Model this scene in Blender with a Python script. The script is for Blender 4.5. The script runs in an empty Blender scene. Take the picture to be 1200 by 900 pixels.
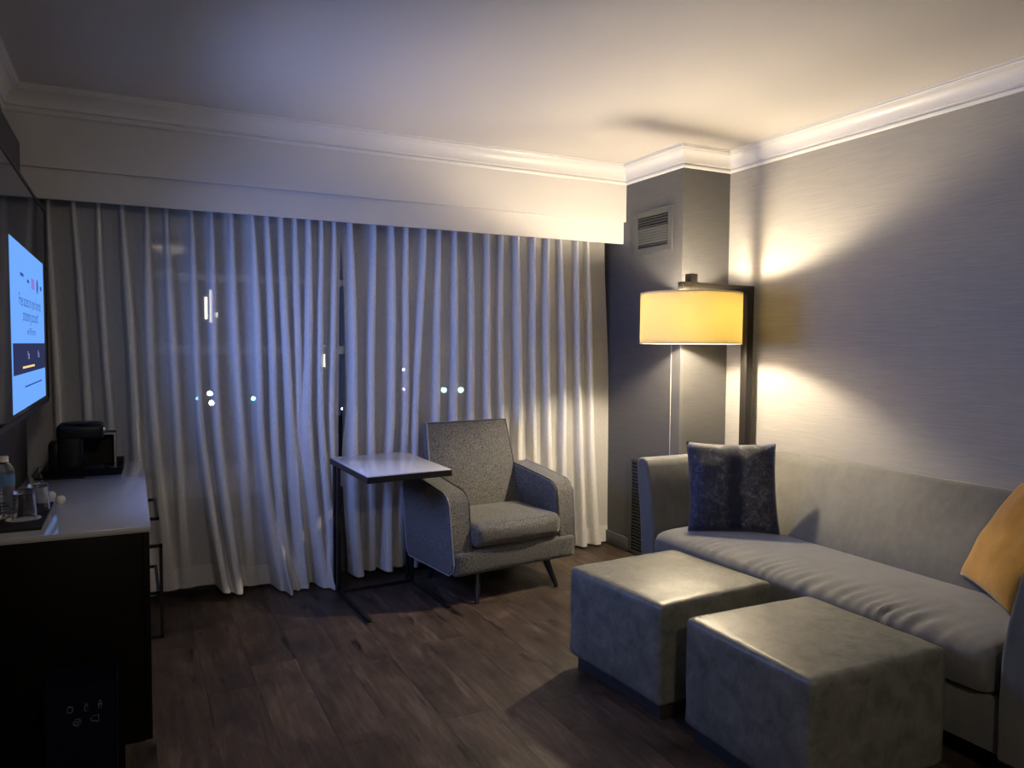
import bpy, bmesh, math, random
from mathutils import Vector, Matrix, noise as mnoise
random.seed(7)
scn = bpy.context.scene
C = scn.collection
R = math.radians

# ------------------------------------------------------------------ camera, world, exposure
CAM_H, FOC = 1.42, 892.0
_ps, _th, _ro = R(26.6), R(2.89), R(.39)
FW = Vector((math.sin(_ps)*math.cos(_th), math.cos(_ps)*math.cos(_th), -math.sin(_th)))
_r0 = Vector((math.cos(_ps), -math.sin(_ps), 0)); _u0 = _r0.cross(FW)
RT = math.cos(_ro)*_r0 + math.sin(_ro)*_u0
UP = math.cos(_ro)*_u0 - math.sin(_ro)*_r0
cam_d = bpy.data.cameras.new('camera'); cam = bpy.data.objects.new('camera', cam_d); C.objects.link(cam)
cam_d.sensor_width = 36; cam_d.lens = FOC/1200*36; cam_d.clip_start = .02
m3 = Matrix((RT, UP, -FW)).transposed()
cam.matrix_world = Matrix.Translation((0, 0, CAM_H)) @ m3.to_4x4()
scn.camera = cam
def at(x, y, ax, v):
    """pixel of the 1200x900 frame -> point on the plane coordinate[ax] == v"""
    d = FW + (x-600)/FOC*RT + (450-y)/FOC*UP
    o = Vector((0, 0, CAM_H)); return o + d*((v-o[ax])/d[ax])

w = bpy.data.worlds.new('night'); scn.world = w; w.use_nodes = True
w.node_tree.nodes['Background'].inputs[0].default_value = (.10, .14, .30, 1)
w.node_tree.nodes['Background'].inputs[1].default_value = .05
vs = scn.view_settings
vs.view_transform = 'Standard'; vs.look = 'None'; vs.gamma = 1; vs.use_curve_mapping = False
vs.exposure = 2.02
LAMP_L, TV_W = 470.0, 4.4

# ------------------------------------------------------------------ materials
MATS = {}
def mat(name, col=(.5, .5, .5), rough=.6, metal=0, spec=.5, sheen=0, coat=0, build=None):
    m = bpy.data.materials.new(name); m.use_nodes = True; MATS[name] = m
    nt = m.node_tree; b = nt.nodes['Principled BSDF']
    b.inputs['Base Color'].default_value = (*col, 1); b.inputs['Roughness'].default_value = rough
    b.inputs['Metallic'].default_value = metal; b.inputs['Specular IOR Level'].default_value = spec
    b.inputs['Sheen Weight'].default_value = sheen; b.inputs['Coat Weight'].default_value = coat
    if build: build(nt, b)
    return m
def N(nt, t, **kw):
    n = nt.nodes.new(t)
    for k, v in kw.items():
        if k in n.inputs.keys() if hasattr(n.inputs, 'keys') else False: n.inputs[k].default_value = v
        else: setattr(n, k, v)
    return n
def coords(nt, kind='Object', scale=(1, 1, 1), loc=None):
    tc = nt.nodes.new('ShaderNodeTexCoord'); mp = nt.nodes.new('ShaderNodeMapping')
    mp.inputs['Scale'].default_value = scale
    nt.links.new(tc.outputs[kind], mp.inputs[0]); return mp.outputs[0]
def noise(nt, vec, scale=5, detail=4, rough=.5, dist=0):
    n = nt.nodes.new('ShaderNodeTexNoise'); n.inputs['Scale'].default_value = scale
    n.inputs['Detail'].default_value = detail; n.inputs['Roughness'].default_value = rough
    n.inputs['Distortion'].default_value = dist; nt.links.new(vec, n.inputs['Vector']); return n.outputs['Fac']
def ramp(nt, fac, stops):
    r = nt.nodes.new('ShaderNodeValToRGB'); nt.links.new(fac, r.inputs[0])
    e = r.color_ramp.elements
    while len(e) < len(stops): e.new(.5)
    for q, (p, c) in zip(e, stops): q.position = p; q.color = (*c, 1)
    return r.outputs[0]
def bump(nt, b, h, strength=.2, dist=.005):
    n = nt.nodes.new('ShaderNodeBump'); n.inputs['Strength'].default_value = strength
    n.inputs['Distance'].default_value = dist
    nt.links.new(h, n.inputs['Height']); nt.links.new(n.outputs[0], b.inputs['Normal'])
def mixc(nt, fac, a, bcol, mode='MIX'):
    n = nt.nodes.new('ShaderNodeMix'); n.data_type = 'RGBA'; n.blend_type = mode
    for s, v in ((n.inputs[0], fac), (n.inputs[6], a), (n.inputs[7], bcol)):
        if hasattr(v, 'is_output'): nt.links.new(v, s)
        else: s.default_value = v if isinstance(v, (int, float)) else (*v, 1)
    return n.outputs[2]

def b_ceiling(nt, b):
    v = coords(nt); bump(nt, b, noise(nt, v, 60, 3), .06, .003)
mat('ceiling_paint', (.62, .59, .55), .75, build=b_ceiling)
mat('trim_white', (.70, .69, .67), .38)
mat('valance_paint', (.64, .62, .59), .5)
def b_wallpaper(nt, b):
    v = coords(nt, scale=(2.2, 2.2, 110)); f = noise(nt, v, 3.0, 4, .6, .2)
    c = ramp(nt, f, [(.25, (.262, .252, .230)), (.55, (.322, .31, .282)), (.8, (.376, .362, .33))])
    nt.links.new(c, b.inputs['Base Color']); bump(nt, b, f, .25, .003)
mat('wallpaper', (.4, .39, .37), .55, build=b_wallpaper)
def b_column(nt, b):
    v = coords(nt, scale=(3, 3, 60)); f = noise(nt, v, 3, 4, .6)
    c = ramp(nt, f, [(.3, (.074, .072, .074)), (.7, (.098, .096, .097))])
    nt.links.new(c, b.inputs['Base Color']); bump(nt, b, f, .15, .002)
mat('dark_wall', (.13, .13, .13), .6, build=b_column)
mat('grille_paint', (.066, .066, .068), .55)
mat('grille_void', (.006, .006, .006), .9)
mat('guard', (.095, .095, .098), .4)
mat('guard_bead', (.36, .36, .36), .4)
def b_plank(nt, b):
    tc = nt.nodes.new('ShaderNodeTexCoord'); oi = nt.nodes.new('ShaderNodeObjectInfo')
    off = nt.nodes.new('ShaderNodeVectorMath'); off.operation = 'SCALE'
    cmb = nt.nodes.new('ShaderNodeCombineXYZ')
    for i in range(3): nt.links.new(oi.outputs['Random'], cmb.inputs[i])
    nt.links.new(cmb.outputs[0], off.inputs[0]); off.inputs['Scale'].default_value = 37
    add = nt.nodes.new('ShaderNodeVectorMath'); nt.links.new(tc.outputs['Object'], add.inputs[0]); nt.links.new(off.outputs[0], add.inputs[1])
    mp = nt.nodes.new('ShaderNodeMapping'); mp.inputs['Scale'].default_value = (14, 1.2, 1); nt.links.new(add.outputs[0], mp.inputs[0])
    grain = noise(nt, mp.outputs[0], 2.6, 10, .74, .9)
    mp2 = nt.nodes.new('ShaderNodeMapping'); mp2.inputs['Scale'].default_value = (3.5, 1.6, 1); nt.links.new(add.outputs[0], mp2.inputs[0])
    blot = noise(nt, mp2.outputs[0], 1.6, 5, .6, .8)
    c1 = ramp(nt, grain, [(.28, (.022, .015, .011)), (.5, (.066, .046, .034)), (.72, (.135, .100, .078))])
    c2 = ramp(nt, blot, [(.32, (.42, .39, .36)), (.52, (.95, .92, .88)), (.68, (1.55, 1.52, 1.50))])
    c = mixc(nt, 1.0, c1, c2, 'MULTIPLY')
    tone = nt.nodes.new('ShaderNodeMapRange'); nt.links.new(oi.outputs['Random'], tone.inputs[0])
    tone.inputs[3].default_value = .93; tone.inputs[4].default_value = 1.08
    hs = nt.nodes.new('ShaderNodeHueSaturation'); nt.links.new(c, hs.inputs['Color']); nt.links.new(tone.outputs[0], hs.inputs['Value'])
    # knots and small dark checks
    mp3 = nt.nodes.new('ShaderNodeMapping'); mp3.inputs['Scale'].default_value = (9, 2.2, 1); nt.links.new(add.outputs[0], mp3.inputs[0])
    kn = ramp(nt, noise(nt, mp3.outputs[0], 2.0, 2, .4), [(.25, (.18, .15, .13)), (.33, (1, 1, 1))])
    c = mixc(nt, 1.0, hs.outputs[0], kn, 'MULTIPLY')
    nt.links.new(c, b.inputs['Base Color'])
    rr = nt.nodes.new('ShaderNodeMapRange'); nt.links.new(grain, rr.inputs[0]); rr.inputs[3].default_value = .38; rr.inputs[4].default_value = .6
    nt.links.new(rr.outputs[0], b.inputs['Roughness']); bump(nt, b, grain, .18, .002)
mat('plank_wood', (.1, .07, .05), .5, spec=.4, build=b_plank)
mat('subfloor', (.02, .015, .012), .8)
def fabric(c0, c1, scale, detail=6, stretch=(1, 1, 1), bs=.3, bd=.003, stops=(.35, .65)):
    def f(nt, b):
        v = coords(nt, scale=stretch); n = noise(nt, v, scale, detail, .6)
        nt.links.new(ramp(nt, n, [(stops[0], c0), (stops[1], c1)]), b.inputs['Base Color']); bump(nt, b, n, bs, bd)
    return f
mat('tweed', rough=.9, spec=.2, sheen=.25, build=fabric((.034, .034, .036), (.20, .198, .192), 190, 2, bs=.35, bd=.003, stops=(.36, .66)))
mat('piping_grey', (.30, .30, .30), .6)
mat('piping_dark', (.05, .05, .055), .7)
def b_velvet(nt, b):
    v = coords(nt, scale=(1, 1, 1)); n = noise(nt, v, 5, 6, .62, .7); n2 = noise(nt, v, 300, 2)
    v3 = coords(nt, scale=(6, 6, 1.2)); n3 = noise(nt, v3, 6, 4, .6)
    c = mixc(nt, .35, ramp(nt, n, [(.3, (.090, .091, .086)), (.7, (.145, .145, .136))]), ramp(nt, n3, [(.3, (.085, .086, .082)), (.7, (.150, .150, .141))]))
    nt.links.new(c, b.inputs['Base Color']); bump(nt, b, n2, .15, .002)
mat('sofa_velvet', rough=.7, spec=.25, sheen=.35, build=b_velvet)
def b_ott(nt, b):
    v = coords(nt); n = noise(nt, v, 13, 8, .72, .45); n2 = noise(nt, v, 30, 5, .65, .4)
    c = ramp(nt, n, [(.3, (.085, .088, .072)), (.5, (.150, .152, .127)), (.72, (.22, .22, .186))])
    nt.links.new(c, b.inputs['Base Color'])
    r_ = nt.nodes.new('ShaderNodeMapRange'); nt.links.new(n2, r_.inputs[0]); r_.inputs[3].default_value = .30; r_.inputs[4].default_value = .52
    nt.links.new(r_.outputs[0], b.inputs['Roughness']); bump(nt, b, n2, .25, .006)
mat('ottoman_suede', rough=.5, spec=.45, build=b_ott)
mat('plinth_dark', (.03, .03, .028), .6)
mat('black_metal', (.012, .012, .013), .42, spec=.4)
mat('bronze_metal', (.02, .017, .015), .38, metal=.3)
mat('leg_wood', (.012, .010, .009), .4)
mat('white_top', (.85, .85, .86), .14, coat=.4)
mat('espresso', rough=.45, spec=.12, build=fabric((.0035, .0025, .002), (.0055, .0038, .003), 8, 5, (1, 8, 8), .05, .001))
mat('grey_glass_top', (.50, .50, .53), .07, spec=.7)
mat('glass_edge', (.38, .40, .40), .2)
mat('panel_brown', (.045, .038, .033), .55)
mat('black_plastic', (.004, .004, .005), .35, spec=.25)
mat('black_matte', (.010, .010, .011), .7)
mat('screen_black', (.012, .012, .013), .06, spec=.8)
mat('chrome', (.75, .75, .75), .22, metal=1)
mat('paper', (.8, .8, .78), .7)
mat('pod_white', (.75, .70, .62), .45)
mat('bin_plastic', (.0018, .0032, .012), .75, spec=.12)
mat('icon_white', (.22, .23, .25), .7)
mat('window_white', (.75, .75, .74), .5)
mat('exterior_wall', (.04, .04, .045), .9)
mat('asphalt', (.02, .02, .02), .9)
mat('bottle_label', (.10, .22, .42), .45)
mat('bottle_cap', (.75, .75, .76), .4)
def b_yellow(nt, b):
    v = coords(nt); n = noise(nt, v, 7, 5, .6, .6); n2 = noise(nt, v, 260, 2)
    nt.links.new(ramp(nt, n, [(.3, (.34, .165, .018)), (.7, (.50, .26, .035))]), b.inputs['Base Color']); bump(nt, b, n2, .15, .002)
mat('mustard_velvet', rough=.75, sheen=.3, spec=.2, build=b_yellow)
def b_pattern(nt, b):
    v = coords(nt); fine = noise(nt, v, 26, 8, .72, 1.0)
    wob = noise(nt, coords(nt, scale=(5, 5, 9)), 1.0, 4, .6, .5)
    sp = nt.nodes.new('ShaderNodeSeparateXYZ'); nt.links.new(v, sp.inputs[0])
    m1 = nt.nodes.new('ShaderNodeMath'); m1.operation = 'MULTIPLY_ADD'; nt.links.new(sp.outputs[0], m1.inputs[0]); m1.inputs[1].default_value = 2.1; m1.inputs[2].default_value = .42
    m2 = nt.nodes.new('ShaderNodeMath'); m2.operation = 'MULTIPLY_ADD'; nt.links.new(wob, m2.inputs[0]); m2.inputs[1].default_value = .22; nt.links.new(m1.outputs[0], m2.inputs[2])
    base = ramp(nt, m2.outputs[0], [(.05, (.034, .037, .075)), (.19, (.026, .029, .06)), (.24, (.030, .030, .034)), (.43, (.042, .041, .043)), (.485, (.003, .004, .014)), (.585, (.004, .005, .018)), (.635, (.075, .073, .075)), (.88, (.050, .049, .052)), (.97, (.02, .026, .08))])
    spk = ramp(nt, fine, [(.40, (.35, .35, .38)), (.54, (1, 1, 1)), (.68, (3.6, 3.5, 3.4))])
    nt.links.new(mixc(nt, 1.0, base, spk, 'MULTIPLY'), b.inputs['Base Color']); bump(nt, b, fine, .2, .003)
mat('marbled_velvet', rough=.62, sheen=.2, spec=.35, build=b_pattern)

def emit(name, col, s):
    m = bpy.data.materials.new(name); m.use_nodes = True; nt = m.node_tree; nt.nodes.clear()
    o = nt.nodes.new('ShaderNodeOutputMaterial'); e = nt.nodes.new('ShaderNodeEmission')
    e.inputs[0].default_value = (*col, 1); e.inputs[1].default_value = s; nt.links.new(e.outputs[0], o.inputs[0]); MATS[name] = m
emit('screen_blue', (.155, .385, .95), .265)
emit('screen_bar', (.022, .026, .075), .33)
emit('screen_tab', (.30, .36, .62), .33)
emit('screen_yellow', (.75, .55, .22), .33)
emit('screen_navy', (.03, .075, .28), .33)
emit('screen_purple', (.20, .15, .50), .33)
emit('screen_white', (.30, .55, 1.0), .46)
emit('light_white', (1, .93, .78), 16)
emit('light_teal', (.25, 1, .80), 16)
emit('light_cyan', (.10, .75, .95), 10)
emit('window_glow', (1, .85, .62), 1.3)
emit('bulb_glow', (1, .84, .61), LAMP_L)
emit('fill_glow', (1, .87, .72), 21)  # glow of the added fill lamp behind the camera

def sheer(name, transp, c0):
    m = bpy.data.materials.new(name); m.use_nodes = True; nt = m.node_tree; nt.nodes.clear(); MATS[name] = m
    o = nt.nodes.new('ShaderNodeOutputMaterial')
    d = nt.nodes.new('ShaderNodeBsdfDiffuse'); t = nt.nodes.new('ShaderNodeBsdfTranslucent'); tr = nt.nodes.new('ShaderNodeBsdfTransparent')
    v = coords(nt, scale=(1, 1, .25)); n = noise(nt, v, 160, 3, .6)
    c = ramp(nt, n, [(.3, tuple(x*.86 for x in c0)), (.7, c0)])
    nt.links.new(c, d.inputs[0]); nt.links.new(c, t.inputs[0])
    m1 = nt.nodes.new('ShaderNodeMixShader'); m1.inputs[0].default_value = .16
    nt.links.new(d.outputs[0], m1.inputs[1]); nt.links.new(t.outputs[0], m1.inputs[2])
    m2 = nt.nodes.new('ShaderNodeMixShader')
    at_ = nt.nodes.new('ShaderNodeAttribute'); at_.attribute_name = 'gather'   # pleats hold several layers of cloth
    mr = nt.nodes.new('ShaderNodeMapRange'); nt.links.new(at_.outputs['Fac'], mr.inputs[0])
    mr.inputs[3].default_value = transp; mr.inputs[4].default_value = transp*.12; nt.links.new(mr.outputs[0], m2.inputs[0])
    nt.links.new(m1.outputs[0], m2.inputs[1]); nt.links.new(tr.outputs[0], m2.inputs[2]); nt.links.new(m2.outputs[0], o.inputs[0])
sheer('sheer_cloth', .37, (.92, .91, .89))
sheer('sheer_hem', .14, (.86, .85, .83))
def b_shade():
    m = bpy.data.materials.new('shade_linen'); m.use_nodes = True; nt = m.node_tree; nt.nodes.clear(); MATS['shade_linen'] = m
    o = nt.nodes.new('ShaderNodeOutputMaterial'); d = nt.nodes.new('ShaderNodeBsdfDiffuse'); t = nt.nodes.new('ShaderNodeBsdfTranslucent')
    d.inputs[0].default_value = (.72, .66, .50, 1)
    n = noise(nt, coords(nt, scale=(1, 1, 3)), 45, 4, .6)
    nt.links.new(ramp(nt, n, [(.3, (.55, .47, .19)), (.7, (.61, .52, .215))]), t.inputs[0])
    a = nt.nodes.new('ShaderNodeMixShader'); a.inputs[0].default_value = .255
    nt.links.new(d.outputs[0], a.inputs[1]); nt.links.new(t.outputs[0], a.inputs[2]); nt.links.new(a.outputs[0], o.inputs[0])
b_shade()
def b_glass(name, col, transp):
    m = bpy.data.materials.new(name); m.use_nodes = True; nt = m.node_tree; nt.nodes.clear(); MATS[name] = m
    o = nt.nodes.new('ShaderNodeOutputMaterial'); g = nt.nodes.new('ShaderNodeBsdfGlossy'); t = nt.nodes.new('ShaderNodeBsdfTransparent')
    g.inputs['Roughness'].default_value = .03; t.inputs[0].default_value = (*col, 1)
    a = nt.nodes.new('ShaderNodeMixShader'); a.inputs[0].default_value = transp
    nt.links.new(g.outputs[0], a.inputs[1]); nt.links.new(t.outputs[0], a.inputs[2]); nt.links.new(a.outputs[0], o.inputs[0])
b_glass('pane_glass', (.92, .94, .96), .992)
def b_realglass(nt, b):
    b.inputs['Transmission Weight'].default_value = 1; b.inputs['IOR'].default_value = 1.45
mat('clear_glass', (.95, .97, .97), .02, build=b_realglass)
mat('bottle_plastic', (.93, .96, .98), .06, build=b_realglass)

# ------------------------------------------------------------------ helpers
def finish(name, bm, m, parent=None, smooth=False, loc=None, rot=None):
    me = bpy.data.meshes.new(name)
    bmesh.ops.recalc_face_normals(bm, faces=bm.faces)
    bm.to_mesh(me); bm.free()
    if smooth: 
        for p in me.polygons: p.use_smooth = True
        if smooth != 'all':
            try: me.set_sharp_from_angle(angle=R(40))
            except Exception: pass
    me.materials.append(MATS[m]); o = bpy.data.objects.new(name, me); C.objects.link(o)
    if parent is not None: o.parent = parent
    if loc is not None: o.location = loc
    if rot is not None: o.rotation_euler = rot
    return o
def tag(o, label, cat, group=None, kind=None):
    o['label'] = label
    if cat: o['category'] = cat
    if group: o['group'] = group
    if kind: o['kind'] = kind
    return o
def thing(name, label, cat, loc=(0, 0, 0), rz=0, group=None):
    o = bpy.data.objects.new(name, None); C.objects.link(o); o.location = loc; o.rotation_euler = (0, 0, rz)
    o.empty_display_size = .1
    return tag(o, label, cat, group)
def bbox(bm, lo, hi, bev=0, seg=2):
    r = bmesh.ops.create_cube(bm, size=1)
    vs_ = r['verts']
    for v in vs_:
        v.co = Vector([lo[i] + (v.co[i]+.5)*(hi[i]-lo[i]) for i in range(3)])
    if bev > 0:
        es = list({e for v in vs_ for e in v.link_edges})
        bmesh.ops.bevel(bm, geom=es, offset=bev, segments=seg, affect='EDGES', profile=.5)
def box(name, lo, hi, m, parent=None, bev=0, seg=2, smooth=None, **k):
    bm = bmesh.new(); bbox(bm, lo, hi, bev, seg); return finish(name, bm, m, parent, smooth if smooth is not None else bev > 0, **k)
def boxes(name, bl, m, parent=None, bev=0, **k):
    bm = bmesh.new()
    for lo, hi in bl: bbox(bm, lo, hi, bev, 1)
    return finish(name, bm, m, parent, **k)
def lathe(name, prof, m, parent=None, seg=32, loc=None, close=False, **k):
    bm = bmesh.new(); rings = []
    for r_, z in prof:
        if r_ < 1e-6: rings.append([bm.verts.new((0, 0, z))])
        else: rings.append([bm.verts.new((r_*math.cos(2*math.pi*i/seg), r_*math.sin(2*math.pi*i/seg), z)) for i in range(seg)])
    pairs = list(zip(rings, rings[1:])) + ([(rings[-1], rings[0])] if close else [])
    for a, b in pairs:
        for i in range(seg):
            j = (i+1) % seg
            if len(a) == 1 and len(b) == 1: continue
            if len(a) == 1: bm.faces.new((a[0], b[i], b[j]))
            elif len(b) == 1: bm.faces.new((a[i], a[j], b[0]))
            else: bm.faces.new((a[i], a[j], b[j], b[i]))
    return finish(name, bm, m, parent, True, loc=loc, **k)
def tube(name, pts, r_, m, parent=None, seg=8, cyclic=False, **k):
    bm = bmesh.new(); pts = [Vector(p) for p in pts]; n = len(pts); rings = []
    for i, p in enumerate(pts):
        a = pts[(i-1) % n] if (i > 0 or cyclic) else p; b = pts[(i+1) % n] if (i < n-1 or cyclic) else p
        t = (b-a).normalized(); ref = Vector((0, 0, 1)) if abs(t.z) < .9 else Vector((1, 0, 0))
        u = t.cross(ref).normalized(); v = t.cross(u)
        rr = r_[i] if isinstance(r_, (list, tuple)) else r_
        rings.append([bm.verts.new(p + rr*(math.cos(2*math.pi*q/seg)*u + math.sin(2*math.pi*q/seg)*v)) for q in range(seg)])
    for i in range(n if cyclic else n-1):
        a, b = rings[i], rings[(i+1) % n]
        for q in range(seg): bm.faces.new((a[q], a[(q+1) % seg], b[(q+1) % seg], b[q]))
    if not cyclic: bm.faces.new(rings[0]); bm.faces.new(list(reversed(rings[-1])))
    return finish(name, bm, m, parent, True, **k)
def extrude_poly(name, poly, axis, a, b, m, parent=None, bev=0, seg=2, smooth=None, **k):
    """poly: 2D points in the two remaining axes, extruded along axis from a to b"""
    bm = bmesh.new(); ax = [i for i in range(3) if i != axis]
    def mk(p, t):
        v = [0, 0, 0]; v[ax[0]], v[ax[1]] = p; v[axis] = t; return bm.verts.new(v)
    A = [mk(p, a) for p in poly]; B = [mk(p, b) for p in poly]; n = len(poly)
    bm.faces.new(A); bm.faces.new(list(reversed(B)))
    for i in range(n): bm.faces.new((A[i], A[(i+1) % n], B[(i+1) % n], B[i]))
    if bev: bmesh.ops.bevel(bm, geom=list(bm.edges), offset=bev, segments=seg, affect='EDGES', profile=.5)
    return finish(name, bm, m, parent, smooth if smooth is not None else bev > 0, **k)
def grid(name, nu, nv, fn, m, parent=None, smooth='all', cyc_u=False, **k):
    bm = bmesh.new(); V = [[bm.verts.new(fn(i/(nu if cyc_u else nu-1), j/(nv-1))) for i in range(nu)] for j in range(nv)]
    for j in range(nv-1):
        for i in range(nu if cyc_u else nu-1):
            bm.faces.new((V[j][i], V[j][(i+1) % nu], V[j+1][(i+1) % nu], V[j+1][i]))
    return finish(name, bm, m, parent, smooth, **k)
def sstep(a, b, x):
    t = max(0, min(1, (x-a)/(b-a))); return t*t*(3-2*t)
def interp(tab, x):
    if x <= tab[0][0]: return tab[0][1]
    for (a, va), (b, vb) in zip(tab, tab[1:]):
        if x <= b:
            t = (x-a)/(b-a); t = t*t*(3-2*t); return va + (vb-va)*t
    return tab[-1][1]
def soft_block(name, lo, hi, rad, m, parent=None, puff=0, wr=0, n=5, res=14, **k):
    """upholstered block: rounded box with puffed faces and slight wrinkles"""
    bm = bmesh.new(); c = [(lo[i]+hi[i])/2 for i in range(3)]; h = [(hi[i]-lo[i])/2 for i in range(3)]
    bmesh.ops.create_cube(bm, size=2)
    bmesh.ops.subdivide_edges(bm, edges=list(bm.edges), cuts=res, use_grid_fill=True)
    for v in bm.verts:
        q = []
        for i in range(3):   # crowd vertices towards the edges
            s = v.co[i]; q.append(math.copysign(1-(1-abs(s))**1.5, s) if abs(s) < 1 else s)
        p = Vector([q[i]*h[i] for i in range(3)])
        inner = Vector([max(-h[i]+rad, min(h[i]-rad, p[i])) for i in range(3)])
        d = p-inner
        nn = d.normalized() if d.length > 1e-9 else Vector((0, 0, 0))
        if d.length > 1e-9: p = inner + nn*min(rad, d.length) if sum(abs(x) > 1e-9 for x in d) > 1 else p
        if puff:
            for i in range(3):
                if abs(q[i]) > .999:
                    j, l = [a for a in range(3) if a != i]
                    p[i] += math.copysign(puff*(1-q[j]**2)*(1-q[l]**2), q[i])
        if wr: p += nn*wr*mnoise.noise(p*9+Vector((n, n, n)))
        v.co = p+Vector(c)
    return finish(name, bm, m, parent, 'all', **k)
def sub(o, lv=1):
    s = o.modifiers.new('smooth', 'SUBSURF'); s.levels = lv; s.render_levels = lv; return o

# ------------------------------------------------------------------ room
XL, XR, YB, CEIL = -.53, 3.43, -2.2, 2.64
COLX, COLY, YW, YV = 3.056, 3.766, 4.68, 4.37
def struct(o, label=None):
    o['kind'] = 'structure'
    if label: o['label'] = label
    return o
floor = struct(box('floor', (XL-.1, YB-.1, -.12), (XR+.1, YW+.15, -.008), 'subfloor'), 'dark brown wood plank floor')
PW, PL = .196, 1.22
pmesh = None; col = 0; x = XL
plank_meshes = {}
while x < XR-.001:
    x1 = min(x+PW, XR); y = YB - random.random()*PL
    while y < YW:
        a, b = max(y, YB), min(y+PL, YW)
        if b-a > .02:
            key = (round(x1-x, 4), round(b-a, 4))
            if key not in plank_meshes:
                bm = bmesh.new(); g = .0002; bbox(bm, (g, g, -.008), (x1-x-g, b-a-g, 0), .0005, 1)
                o = finish('plank', bm, 'plank_wood', floor); plank_meshes[key] = o.data
            else:
                o = bpy.data.objects.new('plank', plank_meshes[key]); C.objects.link(o); o.parent = floor
            o.location = (x, a, 0)
        y += PL
    x = x1
struct(box('ceiling', (XL-.1, YB-.1, CEIL), (XR+.1, YW+.15, CEIL+.1), 'ceiling_paint'), 'smooth white painted ceiling')
struct(box('wall_right', (XR, YB-.1, 0), (XR+.1, YW+.1, CEIL), 'wallpaper'), 'beige grey wallpaper with fine horizontal streaks')
struct(box('wall_left', (XL-.1, YB-.1, 0), (XL, YW+.1, CEIL), 'dark_wall'), 'dark grey painted wall behind the television')
struct(box('wall_back', (XL, YB-.1, 0), (XR, YB, CEIL), 'wallpaper'), 'beige grey wallpapered wall')
struct(box('wall_column', (COLX, COLY, 0), (XR, YW, CEIL), 'dark_wall'), 'dark grey boxed column in the corner')
# window wall with two openings
W1 = (.06, 1.24); W2 = (1.45, 2.66); WZ = (.66, 2.16)
bl = [((XL, YW, 0), (W1[0], YW+.12, CEIL)), ((W1[1], YW, 0), (W2[0], YW+.12, CEIL)), ((W2[1], YW, 0), (COLX, YW+.12, CEIL))]
for a, b in (W1, W2): bl += [((a, YW, 0), (b, YW+.12, WZ[0])), ((a, YW, WZ[1]), (b, YW+.12, CEIL))]
struct(boxes('wall_window', bl, 'dark_wall'), 'wall behind the curtains with two windows')
for i, (a, b) in enumerate((W1, W2)):
    wd = thing('window_%d' % (i+1), ['double hung window behind the left curtain panel', 'double hung window behind the right curtain panel'][i], None, ((a+b)/2, YW+.05, WZ[0])); wd['kind'] = 'structure'
    hw = (b-a)/2; H = WZ[1]-WZ[0]; zm = 1.385-WZ[0]; zt = 1.80-WZ[0]
    boxes('window_frame', [((-hw, -.04, 0), (-hw+.05, .04, H)), ((hw-.05, -.04, 0), (hw, .04, H)), ((-hw, -.04, 0), (hw, .04, .05)), ((-hw, -.04, H-.05), (hw, .04, H))], 'window_white', wd)
    box('meeting_rail', (-hw+.05, -.03, zm-.025), (hw-.05, .03, zm+.025), 'window_white', wd)
    box('glazing_bar', (-hw+.05, -.02, zt-.02), (hw-.05, .02, zt+.02), 'window_white', wd)
    box('window_sill', (-hw-.04, -.07, -.12), (hw+.04, -.048, .0), 'window_white', wd)
    for za, zb in ((.05, zm-.025), (zm+.025, zt-.02), (zt+.02, H-.05)):
        box('pane', (-hw+.05, -.003, za), (hw-.05, .003, zb), 'pane_glass', wd)
# valance box (pelmet) above the curtains
tag(struct(boxes('trim_1', [((XL, YV, 2.272), (COLX, YV+.06, CEIL))], 'valance_paint')), 'white upper pelmet board above the curtains', None)
tag(struct(boxes('trim_2', [((XL, YV+.028, 2.125), (COLX, YV+.046, 2.272))], 'valance_paint')), 'white lower pelmet board set back above the curtain tops', None)
# crown moulding, mitred segment by segment
prof = [(0, -.120), (.010, -.120), (.015, -.114), (.015, -.104), (.008, -.099), (.008, -.094), (.020, -.090)]
for q in range(9):
    t = q/8*math.pi/2; prof.append((.020+.048*(1-math.cos(t)), -.088+.062*math.sin(t)))
prof += [(.070, -.022), (.078, -.020), (.082, -.014), (.080, -.008), (.086, -.006), (.086, 0), (0, 0)]
path = [Vector(p) for p in ((XL, YB), (XL, YV), (COLX, YV), (COLX, COLY), (XR, COLY), (XR, YB))]
n = len(path); names = ['left wall', 'window pelmet', 'side of the column', 'front of the column', 'right wall', 'back wall']
for i in range(n):
    p0, p1, pm, pn = path[i], path[(i+1) % n], path[i-1], path[(i+2) % n]
    nr = lambda a, b: Vector(((b-a).y, -(b-a).x)).normalized()
    def miter(n1, n2): return (n1+n2)/(1+n1.dot(n2))
    m0, m1 = miter(nr(pm, p0), nr(p0, p1)), miter(nr(p0, p1), nr(p1, pn))
    bm = bmesh.new()
    A = [bm.verts.new((*(p0+m0*d), CEIL+z)) for d, z in prof]; B = [bm.verts.new((*(p1+m1*d), CEIL+z)) for d, z in prof]
    for q in range(len(prof)): bm.faces.new((A[q], A[(q+1) % len(prof)], B[(q+1) % len(prof)], B[q]))
    struct(finish('trim_%d' % (i+3), bm, 'trim_white', None, True), 'white crown moulding along the ' + names[i])
# baseboards
struct(box('baseboard_right', (XR-.014, YB, 0), (XR, COLY, .10), 'dark_wall', bev=.003), 'dark baseboard on the right wall')
struct(box('baseboard_column', (COLX-.014, 4.272, 0), (COLX, YW-.02, .10), 'dark_wall', bev=.003), 'dark baseboard on the column side')
struct(box('baseboard_left', (XL, YB, 0), (XL+.014, 2.7, .10), 'dark_wall', bev=.003), 'dark baseboard on the left wall')

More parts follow.
